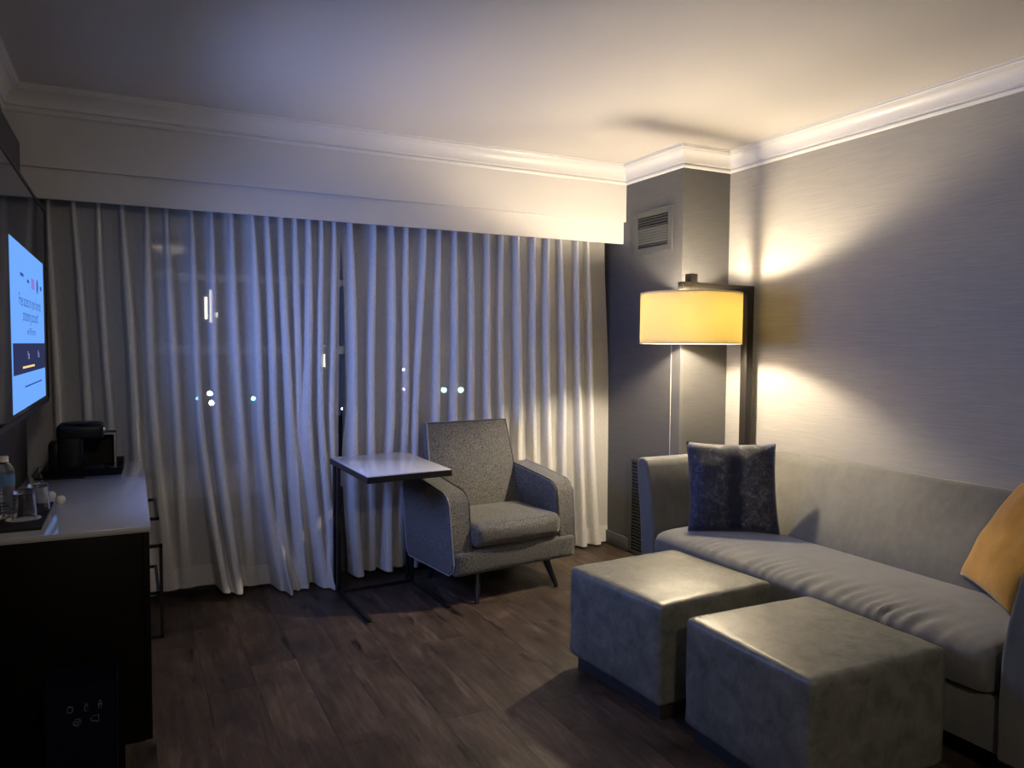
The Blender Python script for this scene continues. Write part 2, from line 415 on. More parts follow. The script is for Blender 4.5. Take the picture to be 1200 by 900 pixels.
# corner guard on the column
g = tag(extrude_poly('corner_guard', [(COLX-.004, COLY-.004), (COLX+.02, COLY-.004), (COLX+.02, COLY-.0005), (COLX-.0005, COLY-.0005), (COLX-.0005, COLY+.085), (COLX-.004, COLY+.085)], 2, .10, 1.50, 'guard'),
        'thin grey corner guard strip on the column edge', 'corner guard')
tube('edge_bead', [(COLX-.005, COLY+.085, .10), (COLX-.005, COLY+.085, 1.50)], .0028, 'guard_bead', g, 6)

# air vent high on the column side (faces -X)
v = thing('air_vent', 'square grey air vent grille high on the column', 'vent', (COLX, 4.06, 2.17))
hw, hh = .205, .14
boxes('vent_frame', [((-.012, -hw, -hh), (-.001, -hw+.045, hh)), ((-.012, hw-.045, -hh), (-.001, hw, hh)), ((-.012, -hw+.045, hh-.04), (-.001, hw-.045, hh)), ((-.012, -hw+.045, -hh), (-.001, hw-.045, -hh+.04))], 'grille_paint', v, .002)
box('vent_void', (-.003, -hw+.045, -hh+.04), (-.001, hw-.045, hh-.04), 'grille_void', v)
for i in range(11):
    z = hh-.052-i*.0175
    closed = 4 <= i < 10
    bm = bmesh.new(); bbox(bm, (-.001, -hw+.047, -.0075 if closed else -.0028), (.001, hw-.047, .0075 if closed else .0028))
    o = finish('vent_slat', bm, 'grille_paint', v, loc=(-.008, 0, z), rot=(0, R(-12 if closed else 35), 0))
# tall return grille low on the column side
v = thing('return_grille', 'tall louvred return air grille low on the column beside the curtain', 'vent', (COLX, 4.062, 0))
boxes('grille_frame', [((-.014, .182, .02), (-.001, .204, .665)), ((-.014, -.204, .02), (-.001, -.182, .665)), ((-.014, -.182, .645), (-.001, .182, .665)), ((-.014, -.182, .02), (-.001, .182, .035))], 'grille_paint', v)
box('grille_void', (-.003, -.182, .035), (-.001, .182, .645), 'grille_void', v)
bm = bmesh.new(); bbox(bm, (-.0012, -.18, -.0072), (.0012, .18, .0072)); s0 = finish('grille_slat', bm, 'grille_paint', v)
s0.location = (-.009, 0, .05); s0.rotation_euler = (0, R(-38), 0)
for i in range(1, 27):
    s = s0.copy(); C.objects.link(s); s.parent = v; s.location = (-.009, 0, .05+i*.0225)

# ------------------------------------------------------------------ curtains
YC = 4.555
def px(x, y): return at(x, y, 1, YC-.06).x
def zy(y): return at(560, y, 1, YC-.06).z
# each fold: x at the heading, x half way, x at the hem; depth top, mid, hem; half widths
LF = [(57, 66, 80, .05, .05, .05), (85, 103, 118, .06, .06, .05), (114, 129, 146, .05, .055, .05), (143, 157, 178, .06, .07, .06), (171, 180, 200, .06, .055, .015),
      (196, 206, 222, .06, .05, .012), (223, 236, 262, .06, .07, .17), (247, 256, 276, .06, .075, .18), (271, 283, 296, .06, .05, .012), (296, 306, 329, .06, .07, .16),
      (314, 322, 340, .055, .07, .15), (331, 339, 354, .055, .07, .14), (348, 350, 364, .05, .05, .03), (362, 362, 376, .06, .075, .17), (377, 377, 388, .055, .07, .16), (393, 390, 397, .05, .06, .05)]
RF = [(413, 416, 418, .06, .08, .16), (440, 437, 434, .06, .08, .08), (461, 461, 452, .06, .07, .14), (479, 476, 470, .055, .06, .05), (498, 489, 484, .06, .07, .09), (517, 512, 508, .055, .06, .06),
      (536, 532, 530, .06, .07, .08), (554, 553, 552, .055, .06, .07), (573, 574, 575, .06, .07, .08), (590, 590, 592, .055, .06, .07), (609, 610, 611, .06, .07, .08), (626, 628, 630, .055, .065, .07),
      (642, 644, 646, .06, .065, .07), (658, 661, 664, .055, .065, .07), (676, 680, 683, .06, .065, .07), (691, 694, 700, .05, .06, .06)]
ZT, ZM, ZB = 2.20, 1.0, .03
def fold_tables(folds):
    out = []
    for k, (a, b, c, d0, d1, d2) in enumerate(folds):
        out.append((px(a, 245), px(b, 480), px(c, 670), d0, d1, d2, .85+.3*random.random(), random.random()*20))
    return out
def curtain_depth(F, X, z, unit=False):
    y = 0
    t = (ZT-z)/(ZT-ZM) if z > ZM else 1+(ZM-z)/(ZM-ZB)
    for a, b, c, d0, d1, d2, wv, ph in F:
        if t < 1: xi = a+(b-a)*(t**1.15); d = d0+(d1-d0)*t; wd = .011+.009*min(1, t*2.2)+.003*t
        else: s = t-1; xi = b+(c-b)*(s*.6+.4*s*s); d = d1+(d2-d1)*s**2.5; wd = .023+.012*s
        xi += .006*math.sin(z*3.1+ph)
        u = (X-xi)/(wd*wv)
        if abs(u) < 4: y += (min(1, d/.05) if unit else d)*math.exp(-abs(u)**4*.8)
    return y
def curtain(name, folds, xl, xr, label, hemfn, ncol):
    F = fold_tables(folds)
    root = None
    def surf(u, z):
        tt = (ZT-z)/(ZT-ZB)
        L = interp(xl, tt); Rr = interp(xr, tt); X = L+(Rr-L)*u
        y = YC - curtain_depth(F, X, z) - .012*math.sin(X*7+z*1.1) - .02*tt*mnoise.noise(Vector((X*3, z*.8, 4.2)))
        return Vector((X, y, z))
    hem = .115
    def body(u, v_):
        X = surf(u, 1)[0]; zb = hemfn(X)+hem
        return surf(u, ZT+(zb-ZT)*v_)
    c = grid(name, ncol, 70, body, 'sheer_cloth')
    def gather(o):
        a = o.data.attributes.new('gather', 'FLOAT', 'POINT')
        for i, v_ in enumerate(o.data.vertices):
            a.data[i].value = min(1, curtain_depth(F, v_.co.x, v_.co.z, True))
    gather(c)
    tag(c, label, 'curtain', 'curtain panels')
    def hm(u, v_):
        X = surf(u, 1)[0]; zb = hemfn(X); p = surf(u, zb+hem*(1.02-v_*1.02)); p.y -= .0015; return p
    gather(grid('hem', ncol, 8, hm, 'sheer_hem', c))
    return c
def p2x(tab): return [(t, px(x, y)) for t, x, y in tab]
curtain('curtain_panel', LF, [(0, XL+.01), (1, XL+.01)], p2x([(0, 403, 250), (.35, 400, 380), (.62, 399, 510), (1, 398, 680)]),
        'long off white sheer curtain panel left of the gap, beside the dresser', lambda X: .05 + .012*math.sin(X*5) - (.03 if X > .4 else 0)*min(1, max(0, (X-.4)*5)), 560)
curtain('curtain_panel', RF, p2x([(0, 402, 250), (.3, 407, 360), (.5, 409, 440), (.68, 403, 520), (1, 409, 675)]), p2x([(0, 715, 285), (.5, 719, 450), (1, 722, 638)]),
        'long off white sheer curtain panel right of the gap, behind the armchair', lambda X: .015+.03*max(0, 1-abs(X-1.3)*2.0), 640)

# ------------------------------------------------------------------ television wall panel and television
tag(boxes('wall_panel', [((XL, 1.6, .0), (-.43, 4.08, 2.31))], 'panel_brown'), 'dark brown raised wall panel behind the television', 'wall panel')
TVX = -.34
tv = thing('television', 'large flat television on the left wall showing a blue screen', 'television', (TVX, 3.31, 1.584))
tw, thh = .755, .432
box('housing', (-.045, -tw, -thh), (-.006, tw, thh), 'black_plastic', tv, .006)
box('wall_mount', (-.088, -.25, -.18), (-.046, .25, .18), 'black_plastic', tv)
boxes('bezel', [((-.006, -tw, -thh), (.004, -tw+.012, thh)), ((-.006, tw-.012, -thh), (.004, tw, thh)), ((-.006, -tw+.012, thh-.012), (.004, tw-.012, thh)), ((-.006, -tw+.012, -thh), (.004, tw-.012, -thh+.018))], 'black_plastic', tv, .002)
box('screen', (-.005, -tw+.012, -thh+.018), (.0, tw-.012, thh-.012), 'screen_black', tv)
# the picture on the screen: a blue card with marks, two lines of text and a dark bar
CY0, CY1, CZ0, CZ1 = 2.89-3.31, 3.925-3.31, 1.186-1.584, 1.762-1.584
CWd, CHt = CY1-CY0, CZ1-CZ0
card = box('picture_card', (.0002, CY0, CZ0), (.0010, CY1, CZ1), 'screen_blue', tv)
def cb(name, u0, u1, v0, v1, m, x=.0011):   # u from the right-hand (far) edge as read, v from the top
    return box(name, (x, CY0+CWd*u0, CZ1-CHt*v1), (x+.0004, CY0+CWd*u1, CZ1-CHt*v0), m, card)
cb('picture_bar', .02, .995, .60, .785, 'screen_bar')
cb('picture_underline', .25, .60, .742, .755, 'screen_yellow', .0016)
cb('picture_mark', .24, .33, .17, .19, 'screen_navy'); cb('picture_mark', .43, .49, .19, .21, 'screen_navy')
cb('picture_mark', .56, .66, .165, .235, 'screen_purple'); cb('picture_mark', .86, .92, .185, .215, 'screen_navy')
bm = bmesh.new(); bmesh.ops.create_circle(bm, cap_ends=True, segments=20, radius=.030)
finish('picture_mark', bm, 'screen_navy', card, loc=(.0013, CY0+CWd*.76, CZ1-CHt*.20), rot=(0, R(90), 0))
def text(txt, size, u, v_, m, parent, x=.0013):
    cu = bpy.data.curves.new('lettering', 'FONT'); cu.body = txt; cu.size = size; cu.align_x = 'CENTER'; cu.resolution_u = 3
    to = bpy.data.objects.new('lettering', cu); C.objects.link(to)
    bpy.context.view_layer.update()
    me = bpy.data.meshes.new_from_object(to.evaluated_get(bpy.context.evaluated_depsgraph_get())); bpy.data.objects.remove(to)
    me.materials.clear(); me.materials.append(MATS[m])
    o = bpy.data.objects.new('lettering', me); C.objects.link(o); o.parent = parent
    # local text x -> +Y (reading direction away from the camera), text y -> +Z, facing +X
    o.matrix_local = Matrix(((0, 0, 1, x), (1, 0, 0, CY0+CWd*u), (0, 1, 0, CZ1-CHt*v_), (0, 0, 0, 1)))
    return o
text('Free access to your favorite', .062, .53, .37, 'screen_navy', card)
text('streaming accounts!', .062, .53, .46, 'screen_navy', card)
text('with FREE Internet', .036, .53, .545, 'screen_navy', card)
text('Yes', .042, .42, .70, 'screen_tab', card, .0017)
text('N', .042, .735, .70, 'screen_tab', card, .0017)
text('o', .042, .765, .70, 'screen_tab', card, .0017)
cb('picture_line', .30, .85, .865, .875, 'screen_navy')
# the light the screen sends into the room (a panel lights mostly straight ahead)
ld = bpy.data.lights.new('screen_light', 'AREA'); ld.shape = 'RECTANGLE'; ld.size = CHt; ld.size_y = CWd
ld.energy = TV_W; ld.color = (.26, .38, 1.0); ld.spread = R(124)
lo = bpy.data.objects.new('screen_light', ld); C.objects.link(lo); lo.parent = tv
lo.location = (.006, (CY0+CY1)/2, (CZ0+CZ1)/2); lo.rotation_euler = (0, R(-90), 0)

# ------------------------------------------------------------------ dresser
DX0, DX1, DY0, DY1 = -.425, .045, 2.749, 4.30
dr = thing('dresser', 'long espresso wood dresser with a grey glass top under the television', 'dresser', (0, 0, 0))
box('plinth', (DX0+.02, DY0+.012, 0), (DX1-.083, DY1-.02, .098), 'espresso', dr)
box('body', (DX0, DY0, .098), (DX1-.022, DY1, .800), 'espresso', dr, .002)
box('glass_top', (DX0, DY0-.004, .806), (DX1+.004, DY1+.004, .820), 'grey_glass_top', dr, .0015)
box('top_board', (DX0, DY0, .800), (DX1, DY1, .806), 'glass_edge', dr)
d1 = box('door', (DX1-.022, DY0+.002, .10), (DX1, 3.30, .797), 'espresso', dr, .002)
def loop(parent, a, b, out, r_=.006):
    bm = bmesh.new(); a = Vector(a); b = Vector(b); lo = lambda p, q: ([min(p[i], q[i])-r_ for i in range(3)], [max(p[i], q[i])+r_ for i in range(3)])
    o_ = Vector((out, 0, 0))
    e1 = Vector((r_+.001, 0, 0))
    bbox(bm, *lo(a+e1, a+o_)); bbox(bm, *lo(b+e1, b+o_)); bbox(bm, *lo(a+o_, b+o_))
    return finish('handle', bm, 'black_metal', parent)
loop(d1, (DX1, 3.20, .285), (DX1, 3.20, .640), .046)
for z0, z1, zh in ((.55, .797, .70), (.10, .546, .39)):
    d = box('drawer', (DX1-.022, 3.304, z0), (DX1, DY1-.002, z1), 'espresso', dr, .002)
    loop(d, (DX1, 3.42, zh), (DX1, 3.84, zh), .042)
TOP = .820
# coffee tray + brewer + condiment box
t = thing('coffee_tray', 'black rectangular tray with raised rim at the far end of the dresser', 'tray', (-.20, 4.06, TOP))
def tray_mesh(name, hx, hy, h, fl, th, m, parent):
    bm = bmesh.new(); L = []
    for (a, b, z) in ((hx, hy, 0), (hx+fl, hy+fl, h), (hx+fl-th, hy+fl-th, h), (hx-th, hy-th, th)):
        L.append([bm.verts.new((sx*a, sy*b, z)) for sx, sy in ((-1, -1), (1, -1), (1, 1), (-1, 1))])
    for A, B in zip(L, L[1:]):
        for i in range(4): bm.faces.new((A[i], A[(i+1) % 4], B[(i+1) % 4], B[i]))
    bm.faces.new(L[0]); bm.faces.new(L[-1]); return finish(name, bm, m, parent)
tray_mesh('tray_body', .152, .175, .036, .012, .006, 'black_plastic', t)
cm = thing('coffee_maker', 'black single cup coffee maker with rounded lid on the tray', 'coffee maker', (-.245, 3.985, TOP+.0065))
box('tank', (-.090, -.070, 0), (-.030, .080, .150), 'black_plastic', cm, .012)
box('body', (-.055, -.080, 0), (.045, .080, .205), 'black_plastic', cm, .014, 3)
hd = box('head', (-.058, -.084, .155), (.128, .084, .226), 'black_plastic', cm, .018, 3)
lathe('lid', [(0, .007), (.05, .0065), (.075, .004), (.082, 0)], 'black_plastic', hd, 28, loc=(.035, 0, .2255))
box('release_tab', (.115, -.062, .190), (.137, -.030, .207), 'chrome', hd, .003)
box('drip_base', (.04, -.075, 0), (.125, .075, .022), 'black_matte', cm, .004)
cb_ = thing('condiment_box', 'open black condiment box with grey edges beside the coffee maker', 'box', (-.148, 4.155, TOP+.0065))
hx, hy, hz = .078, .055, .165
boxes('case', [((-hx, hy-.006, 0), (hx, hy, hz)), ((-hx, -hy, 0), (-hx+.006, hy-.006, hz)), ((hx-.006, -hy, 0), (hx, hy-.006, hz)), ((-hx+.006, -hy, hz-.006), (hx-.006, hy-.006, hz)), ((-hx+.006, -hy, 0), (hx-.006, hy-.006, .006))], 'black_matte', cb_)
boxes('edge_frame', [((-hx, -hy-.003, 0), (-hx+.009, -hy, hz)), ((hx-.009, -hy-.003, 0), (hx, -hy, hz)), ((-hx+.009, -hy-.003, hz-.009), (hx-.009, -hy, hz))], 'guard_bead', cb_)
p = box('sugar_packet', (-.016, -.011, 0), (.016, .011, .004), 'paper', loc=(-.082, 4.05, TOP+.0068), rot=(0, 0, .5)); tag(p, 'small white sugar packet on the black tray beside the condiment box', 'packet')
p = box('stir_stick', (-.02, -.003, 0), (.02, .003, .002), 'paper', loc=(-.155, 3.93, TOP+.0068), rot=(0, 0, -.7)); tag(p, 'short white stirring stick at the front edge of the black tray', 'stir stick')
tg = tag(tube('power_cord', [(-.19, 3.835, TOP+.0045), (-.235, 3.85, TOP+.0045), (-.275, 3.84, TOP+.0045), (-.32, 3.845, TOP+.0045), (-.38, 3.87, TOP+.0045), (-.40, 3.96, TOP+.0045), (-.40, 4.2, TOP+.0045)], .004, 'black_plastic'), 'thin black power cord lying in front of the coffee tray', 'cord')
# glasses tray
t = thing('glass_tray', 'dark flat serving tray with drinking glasses near the dresser edge', 'tray', (-.345, 3.045, TOP))
tray_mesh('tray_body', .078, .215, .010, .004, .004, 'black_matte', t)
lathe('paper_doily', [(0, .0045), (.052, .0045), (.052, .0052), (0, .0052)], 'paper', t, 30, loc=(.012, -.03, 0))
def tumbler(loc, label):
    h = .100
    o = lathe('drinking_glass', [(.036, 0), (.0362, .002), (.031, h-.004), (.029, h), (0, h), (0, h-.012), (.027, h-.013), (.0335, .001)], 'clear_glass', None, 40, loc=loc, close=True)
    # facets cut into the wall
    return tag(o, label, 'glass', 'upturned drinking glasses on the tray')
tumbler((-.328, 2.998, TOP+.0056), 'clear upturned drinking glass on the tray, nearer the water bottle')
tumbler((-.300, 3.125, TOP+.0045), 'clear upturned drinking glass on the tray, nearer the white pods')
wb = thing('water_bottle', 'clear plastic water bottle with a blue label and white cap', 'bottle', (-.392, 3.06, TOP+.0045))
prof = [(0, 0), (.026, 0), (.031, .004)]
for i in range(9): prof += [(.0315, .010+i*.0105), (.0292, .0145+i*.0105)]
prof += [(.0315, .106), (.0315, .150), (.029, .168), (.020, .184), (.0125, .192), (.0125, .203), (0, .203)]
lathe('bottle_body', prof, 'bottle_plastic', wb, 36)
lathe('bottle_label', [(.0319, .110), (.0322, .110), (.0322, .148), (.0319, .148)], 'bottle_label', wb, 36, close=True)
lathe('bottle_cap', [(.0128, .191), (.0150, .191), (.0150, .208), (.013, .210), (0, .210)], 'bottle_cap', wb, 30)
for i, (p, r_) in enumerate((((-.243, 3.265), .0165), ((-.283, 3.385), .0155))):
    o = lathe('creamer_pod', [(0, 0), (.7*r_, 0), (.95*r_, .4*r_), (1.02*r_, r_), (.9*r_, 1.45*r_), (.55*r_, 1.75*r_), (0, 1.85*r_)], 'pod_white', None, 24, loc=(*p, TOP+.0005))
    tag(o, ['small round white pod on the dresser, nearer the tray edge', 'small round white pod on the dresser, farther one partly behind the tray'][i], 'pod', 'white pods on the dresser')

# recycling bin in front of the dresser end
rb = thing('recycling_bin', 'dark blue recycling bin with white outline icons at the dresser end', 'bin', (-.147, 2.61, 0))
extr = [(-.095, -.085), (.095, -.085), (.095, .085), (-.095, .085)]
bm = bmesh.new(); L = []
for s, z in ((.94, 0), (1, .41), (.95, .41), (.90, .012)): L.append([bm.verts.new((a*s, b*s, z)) for a, b in extr])
for A, B in zip(L, L[1:]):
    for i in range(4): bm.faces.new((A[i], A[(i+1) % 4], B[(i+1) % 4], B[i]))
bm.faces.new(L[0]); bm.faces.new(L[-1]); finish('bin_body', bm, 'bin_plastic', rb)
def icon(pts, cx, cz, s, cyclic=True):
    yy = lambda z: -.085*(.94+.06*z/.41)-.0008
    tube('icon', [(cx+a*s, yy(cz+b*s), cz+b*s) for a, b in pts], .0008, 'icon_white', rb, 5, cyclic)
can = [(-.5, -.8), (.5, -.8), (.6, -.6), (.6, .6), (.4, .85), (-.4, .85), (-.6, .6), (-.6, -.6)]
bot = [(-.35, -1), (.35, -1), (.35, .3), (.15, .6), (.15, 1), (-.15, 1), (-.15, .6), (-.35, .3)]
icon(can, -.030, .345, .011); icon([(-.3, .55), (0, .7), (.3, .55)], -.030, .345, .011, False)
icon(bot, .012, .345, .011); icon(bot, .048, .347, .0115); icon([(-.35, -.3), (.35, -.3)], .048, .347, .0115, False); icon([(-.35, .1), (.35, .1)], .048, .347, .0115, False)
icon([(math.cos(a*.7)*(1+.12*(a % 2)), math.sin(a*.7)*(1+.12*(a % 2))) for a in range(9)], -.012, .303, .010)
icon([(-.8, .1), (-.2, .4), (.1, -.2), (.7, .3)], -.012, .303, .010, False); icon([(-.5, -.5), (.3, -.4), (.5, .6)], -.012, .303, .010, False)
icon([(-.9, -.3), (-.9, .4), (-.4, .9), (.9, .9), (.9, -.9), (.4, -.9), (.4, -.6), (-.5, -.6)], .034, .305, .011)

# ------------------------------------------------------------------ side table (C shaped)
st = thing('side_table', 'C shaped side table with white top and black metal frame', 'table', (1.275, 4.07, 0), R(3))
hx, zt = .235, .748
tt = box('tabletop', (-hx+.004, -.318, .006), (hx-.004, .334, .016), 'white_top', st, .002, loc=(0, 0, zt-.002), rot=(R(1.0), R(-.6), 0))
boxes('top_frame', [((-hx, -.322, -.022), (-hx+.02, .338, .010)), ((hx-.02, -.322, -.022), (hx, .338, .010)), ((-hx+.02, -.322, -.022), (hx-.02, -.302, .010)), ((-hx+.02, .318, -.022), (hx-.02, .338, .010)), ((-hx+.02, -.302, -.004), (hx-.02, .318, .006))], 'black_metal', st, loc=(0, 0, zt-.002), rot=(R(1.0), R(-.6), 0))
for s in (-1, 1):
    xo = s*(hx-.012)
    for yy in (.213, .282):
        box('post', (xo-.0105, yy-.0105, .02), (xo+.0105, yy+.0105, zt-.02), 'black_metal', st, .002)
    box('foot', (xo-.0105, -.32, 0), (xo+.0105, .294, .020), 'black_metal', st, .002)
box('cross_bar', (-hx+.023, .203, 0), (hx-.023, .224, .020), 'black_metal', st, .002)

# ------------------------------------------------------------------ armchair
ch = thing('armchair', 'grey tweed armchair with piped edges and dark splayed legs by the curtain', 'armchair', (1.912, 4.105, 0), R(7.6))
def side_poly(y0=-.30, top=.60):
    # side silhouette of the arm (y, z)
    return [(y0+.055, .165), (y0+.012, .195), (y0+.0, .235), (y0+.035, .550), (y0+.055, .592), (y0+.10, .616), (.06, .655), (.24, .675), (.30, .60), (.27, .20), (.24, .165)]
for s in (-1, 1):
    bm = bmesh.new(); P = side_poly()
    xi, xo = s*.302, s*.432
    A = [bm.verts.new((xi*(1.0), y, z)) for y, z in P]
    B = [bm.verts.new((xo - s*.012*(1-(z-.165)/.45), y, z)) for y, z in P]
    bm.faces.new(A); bm.faces.new(list(reversed(B)))
    for i in range(len(P)): bm.faces.new((A[i], A[(i+1) % len(P)], B[(i+1) % len(P)], B[i]))
    bmesh.ops.recalc_face_normals(bm, faces=bm.faces)
    bmesh.ops.bevel(bm, geom=list(bm.edges), offset=.010, segments=2, affect='EDGES')
    arm = finish('arm', bm, 'tweed', ch, True)
    oo = lambda z: xo - s*.012*(1-(z-.165)/.45)
    tube('piping', [(oo(z)-s*.003, y, z) for y, z in P], .0042, 'piping_grey', arm, 6, True)
    tube('piping', [(xi+s*.002, y, z) for y, z in P[2:9]], .0038, 'piping_dark', arm, 6)
base = soft_block('base', (-.414, -.308, .163), (.414, .26, .296), .022, 'tweed', ch, puff=.003, res=10)
cu = soft_block('seat_cushion', (-.298, -.325, .305), (.298, .16, .440), .045, 'tweed', ch, puff=.018, wr=.004, res=20)
# backrest: slanted, slightly tapering to the top
def br(q):
    u, v_, d = q    # u -1..1, v 0..1, d 0 front 1 back
    hw = .300 - .016*v_**1.5 + .008*math.sin(v_*math.pi)
    z = .33+.615*v_; y = .10+.165*v_ + d*(.12-.06*v_)
    return Vector((u*hw, y, z))
bm = bmesh.new(); G = {}
NU, NV = 12, 12
for d in (0, 1):
    for i in range(NU+1):
        for j in range(NV+1):
            u = -1+2*i/NU; v_ = j/NV; p = br((u, v_, d))
            p.y += (-1 if d == 0 else 1)*.020*(1-u**4)*(1-(2*v_-1)**4)
            G[d, i, j] = bm.verts.new(p)
for d in (0, 1):
    for i in range(NU):
        for j in range(NV): bm.faces.new((G[d, i, j], G[d, i+1, j], G[d, i+1, j+1], G[d, i, j+1]))
for i in range(NU):
    for j in (0, NV): bm.faces.new((G[0, i, j], G[0, i+1, j], G[1, i+1, j], G[1, i, j]))
for j in range(NV):
    for i in (0, NU): bm.faces.new((G[0, i, j], G[0, i, j+1], G[1, i, j+1], G[1, i, j]))
bk = finish('backrest', bm, 'tweed', ch, True)
tube('piping', [br((-1, t_/10, 0)) for t_ in range(3, 11)] , .0042, 'piping_grey', bk, 6)
tube('piping', [br((1, t_/10, 0)) for t_ in range(3, 11)] , .0042, 'piping_dark', bk, 6)
tube('piping', [br((-1+t_/5, 1, 0)) for t_ in range(11)], .0042, 'piping_dark', bk, 6)
for s in (-1, 1):
    for f, (ya, yb) in enumerate(((-.24, -.305), (.20, .255))):
        tube('leg', [(s*.235, ya, .172), (s*.275, yb, 0.0)], [.024, .012], 'leg_wood', ch, 10)

# ------------------------------------------------------------------ ottomans
def ottoman(cx, cy, sx, sy, rz, label):
    o = thing('ottoman', label, 'ottoman', (cx, cy, 0), R(rz), 'cube ottomans in front of the sofa')
    b = soft_block('cushion_body', (-sx/2, -sy/2, .060), (sx/2, sy/2, .452), .022, 'ottoman_suede', o, puff=.006, wr=.003, res=18, n=cx*9)
    box('plinth', (-sx/2+.03, -sy/2+.03, 0), (sx/2-.03, sy/2-.03, .066), 'plinth_dark', o, .004)
    hx, hy = sx/2-.008, sy/2-.008
    return o
ottoman(2.035, 2.565, .605, .60, 4.0, 'grey green suede cube ottoman nearer the armchair')
ottoman(2.060, 1.826, .605, .585, -1.0, 'grey green suede cube ottoman closest to the camera, beside the near sofa end')

# ------------------------------------------------------------------ sofa
so = thing('sofa', 'long grey velvet sofa with curved back along the right wall', 'sofa', (0, 0, 0))
SF, SB, SN, SFY = 2.46, 3.035, 1.43, 3.225   # seat front X, back foot X, near and far inner Y
pth = []
rc = .10
def addp(x, y, nx, ny, w): pth.append((Vector((x, y)), Vector((nx, ny)).normalized(), w))
for i in range(9): addp(SF+(SB-rc-SF)*i/8, SFY, 0, 1, sstep(.55, 1, i/8)*.35)
for i in range(1, 12):
    a = math.pi/2*(1-i/12); addp(SB-rc+rc*math.cos(a), SFY-rc+rc*math.sin(a), math.cos(a), math.sin(a), .35+.65*sstep(0, 1, i/12))
for i in range(21): addp(SB, SFY-rc+(SN-SFY+2*rc)*i/20, 1, 0, 1)
for i in range(1, 12):
    a = -math.pi/2*i/12; addp(SB-rc+rc*math.cos(a), SN+rc+rc*math.sin(a), math.cos(a), math.sin(a), 1-.65*sstep(0, 1, i/12))
for i in range(9): addp(SB-rc-(SB-rc-SF)*i/8, SN, 0, -1, (1-sstep(0, .45, i/8))*.35)
arm_p = [(0, .10), (0, .30), (.004, .44), (.020, .56), (.045, .68), (.066, .775), (.080, .805), (.105, .820), (.135, .818), (.155, .802), (.162, .78), (.150, .66), (.128, .50), (.112, .30), (.105, .10)]
back_p = [(0, .10), (0, .30), (.010, .44), (.085, .56), (.160, .68), (.218, .775), (.238, .806), (.262, .824), (.296, .824), (.320, .808), (.328, .78), (.330, .66), (.330, .50), (.330, .30), (.330, .10)]
bm = bmesh.new(); rings = []
for p, nrm, w_ in pth:
    rings.append([bm.verts.new((p.x+nrm.x*(a*(1-w_)+b*w_), p.y+nrm.y*(a*(1-w_)+b*w_), za*(1-w_)+zb*w_)) for (a, za), (b, zb) in zip(arm_p, back_p)])
K = len(arm_p)
for A, B in zip(rings, rings[1:]):
    for q in range(K): bm.faces.new((A[q], A[(q+1) % K], B[(q+1) % K], B[q]))
bm.faces.new(rings[0]); bm.faces.new(list(reversed(rings[-1])))
sh = finish('back_and_arms', bm, 'sofa_velvet', so, True)
bv = sh.modifiers.new('edge', 'BEVEL'); bv.width = .012; bv.segments = 3; bv.limit_method = 'ANGLE'; bv.angle_limit = R(60)
for (rg, sgn) in ((rings, 1),): pass
box('base', (SF+.03, SN+.002, .10), (SB-.002, SFY-.002, .285), 'sofa_velvet', so, .012)
# seat cushion, one long bench with creases along the front
def seatpt():
    bm = bmesh.new(); X0, X1, Y0, Y1, Z0, Z1 = SF-.015, SB+.0, SN+.035, SFY-.006, .288, .448
    prof = []
    for i in range(7):
        a = math.pi/2+math.pi*i/6 if False else None
    front = [(X1, Z0), (X0+.05, Z0), (X0+.018, Z0+.012), (X0+.004, Z0+.045), (X0, Z0+.08), (X0+.006, Z1-.040), (X0+.022, Z1-.016), (X0+.05, Z1-.003), (X0+.09, Z1+.004), (X0+.14, Z1+.008), (X0+.22, Z1+.010), (X0+.32, Z1+.009), (X0+.45, Z1+.003), (X1, Z1-.005)]
    NY = 150; rr = []
    for j in range(NY+1):
        t_ = j/NY; y = Y0+(Y1-Y0)*t_
        e = min(1, min(t_, 1-t_)/.03); ez = math.sqrt(max(0, 1-(1-e)**2))
        row = []
        for k_, (x, z) in enumerate(front):
            zz = (Z0+Z1)/2+(z-(Z0+Z1)/2)*(.80+.20*ez); xx = x+(.02*(1-ez) if k_ > 0 and k_ < 9 else 0)
            c = sstep(.30, .5, t_)*0 + (1-sstep(.72, .95, t_))*sstep(.0, .10, t_)
            if 5 <= k_ <= 9:
                amp = (.0012, .0042, .0060, .0050, .0025)[k_-5]*c*(.4+.6*abs(mnoise.noise(Vector((y*3, 0, 1)))*2))
                zz += amp*(math.sin(y*105+2.5*math.sin(y*13)) + .5*math.sin(y*57+x*20))
            if k_ >= 9 and k_ < 13: zz += .004*mnoise.noise(Vector((x*6, y*4, 3)))
            row.append(bm.verts.new((xx, y, zz)))
        rr.append(row)
    n_ = len(front)
    for A, B in zip(rr, rr[1:]):
        for q in range(n_): bm.faces.new((A[q], A[(q+1) % n_], B[(q+1) % n_], B[q]))
    bm.faces.new(rr[0]); bm.faces.new(list(reversed(rr[-1])))
    return finish('seat_cushion', bm, 'sofa_velvet', so, True)
seatpt()
for x_ in (SF+.09, SB+.18):
    for y_ in (SN+.02, SFY-.02): box('foot', (x_-.03, y_-.03, 0), (x_+.03, y_+.03, .102), 'leg_wood', so)

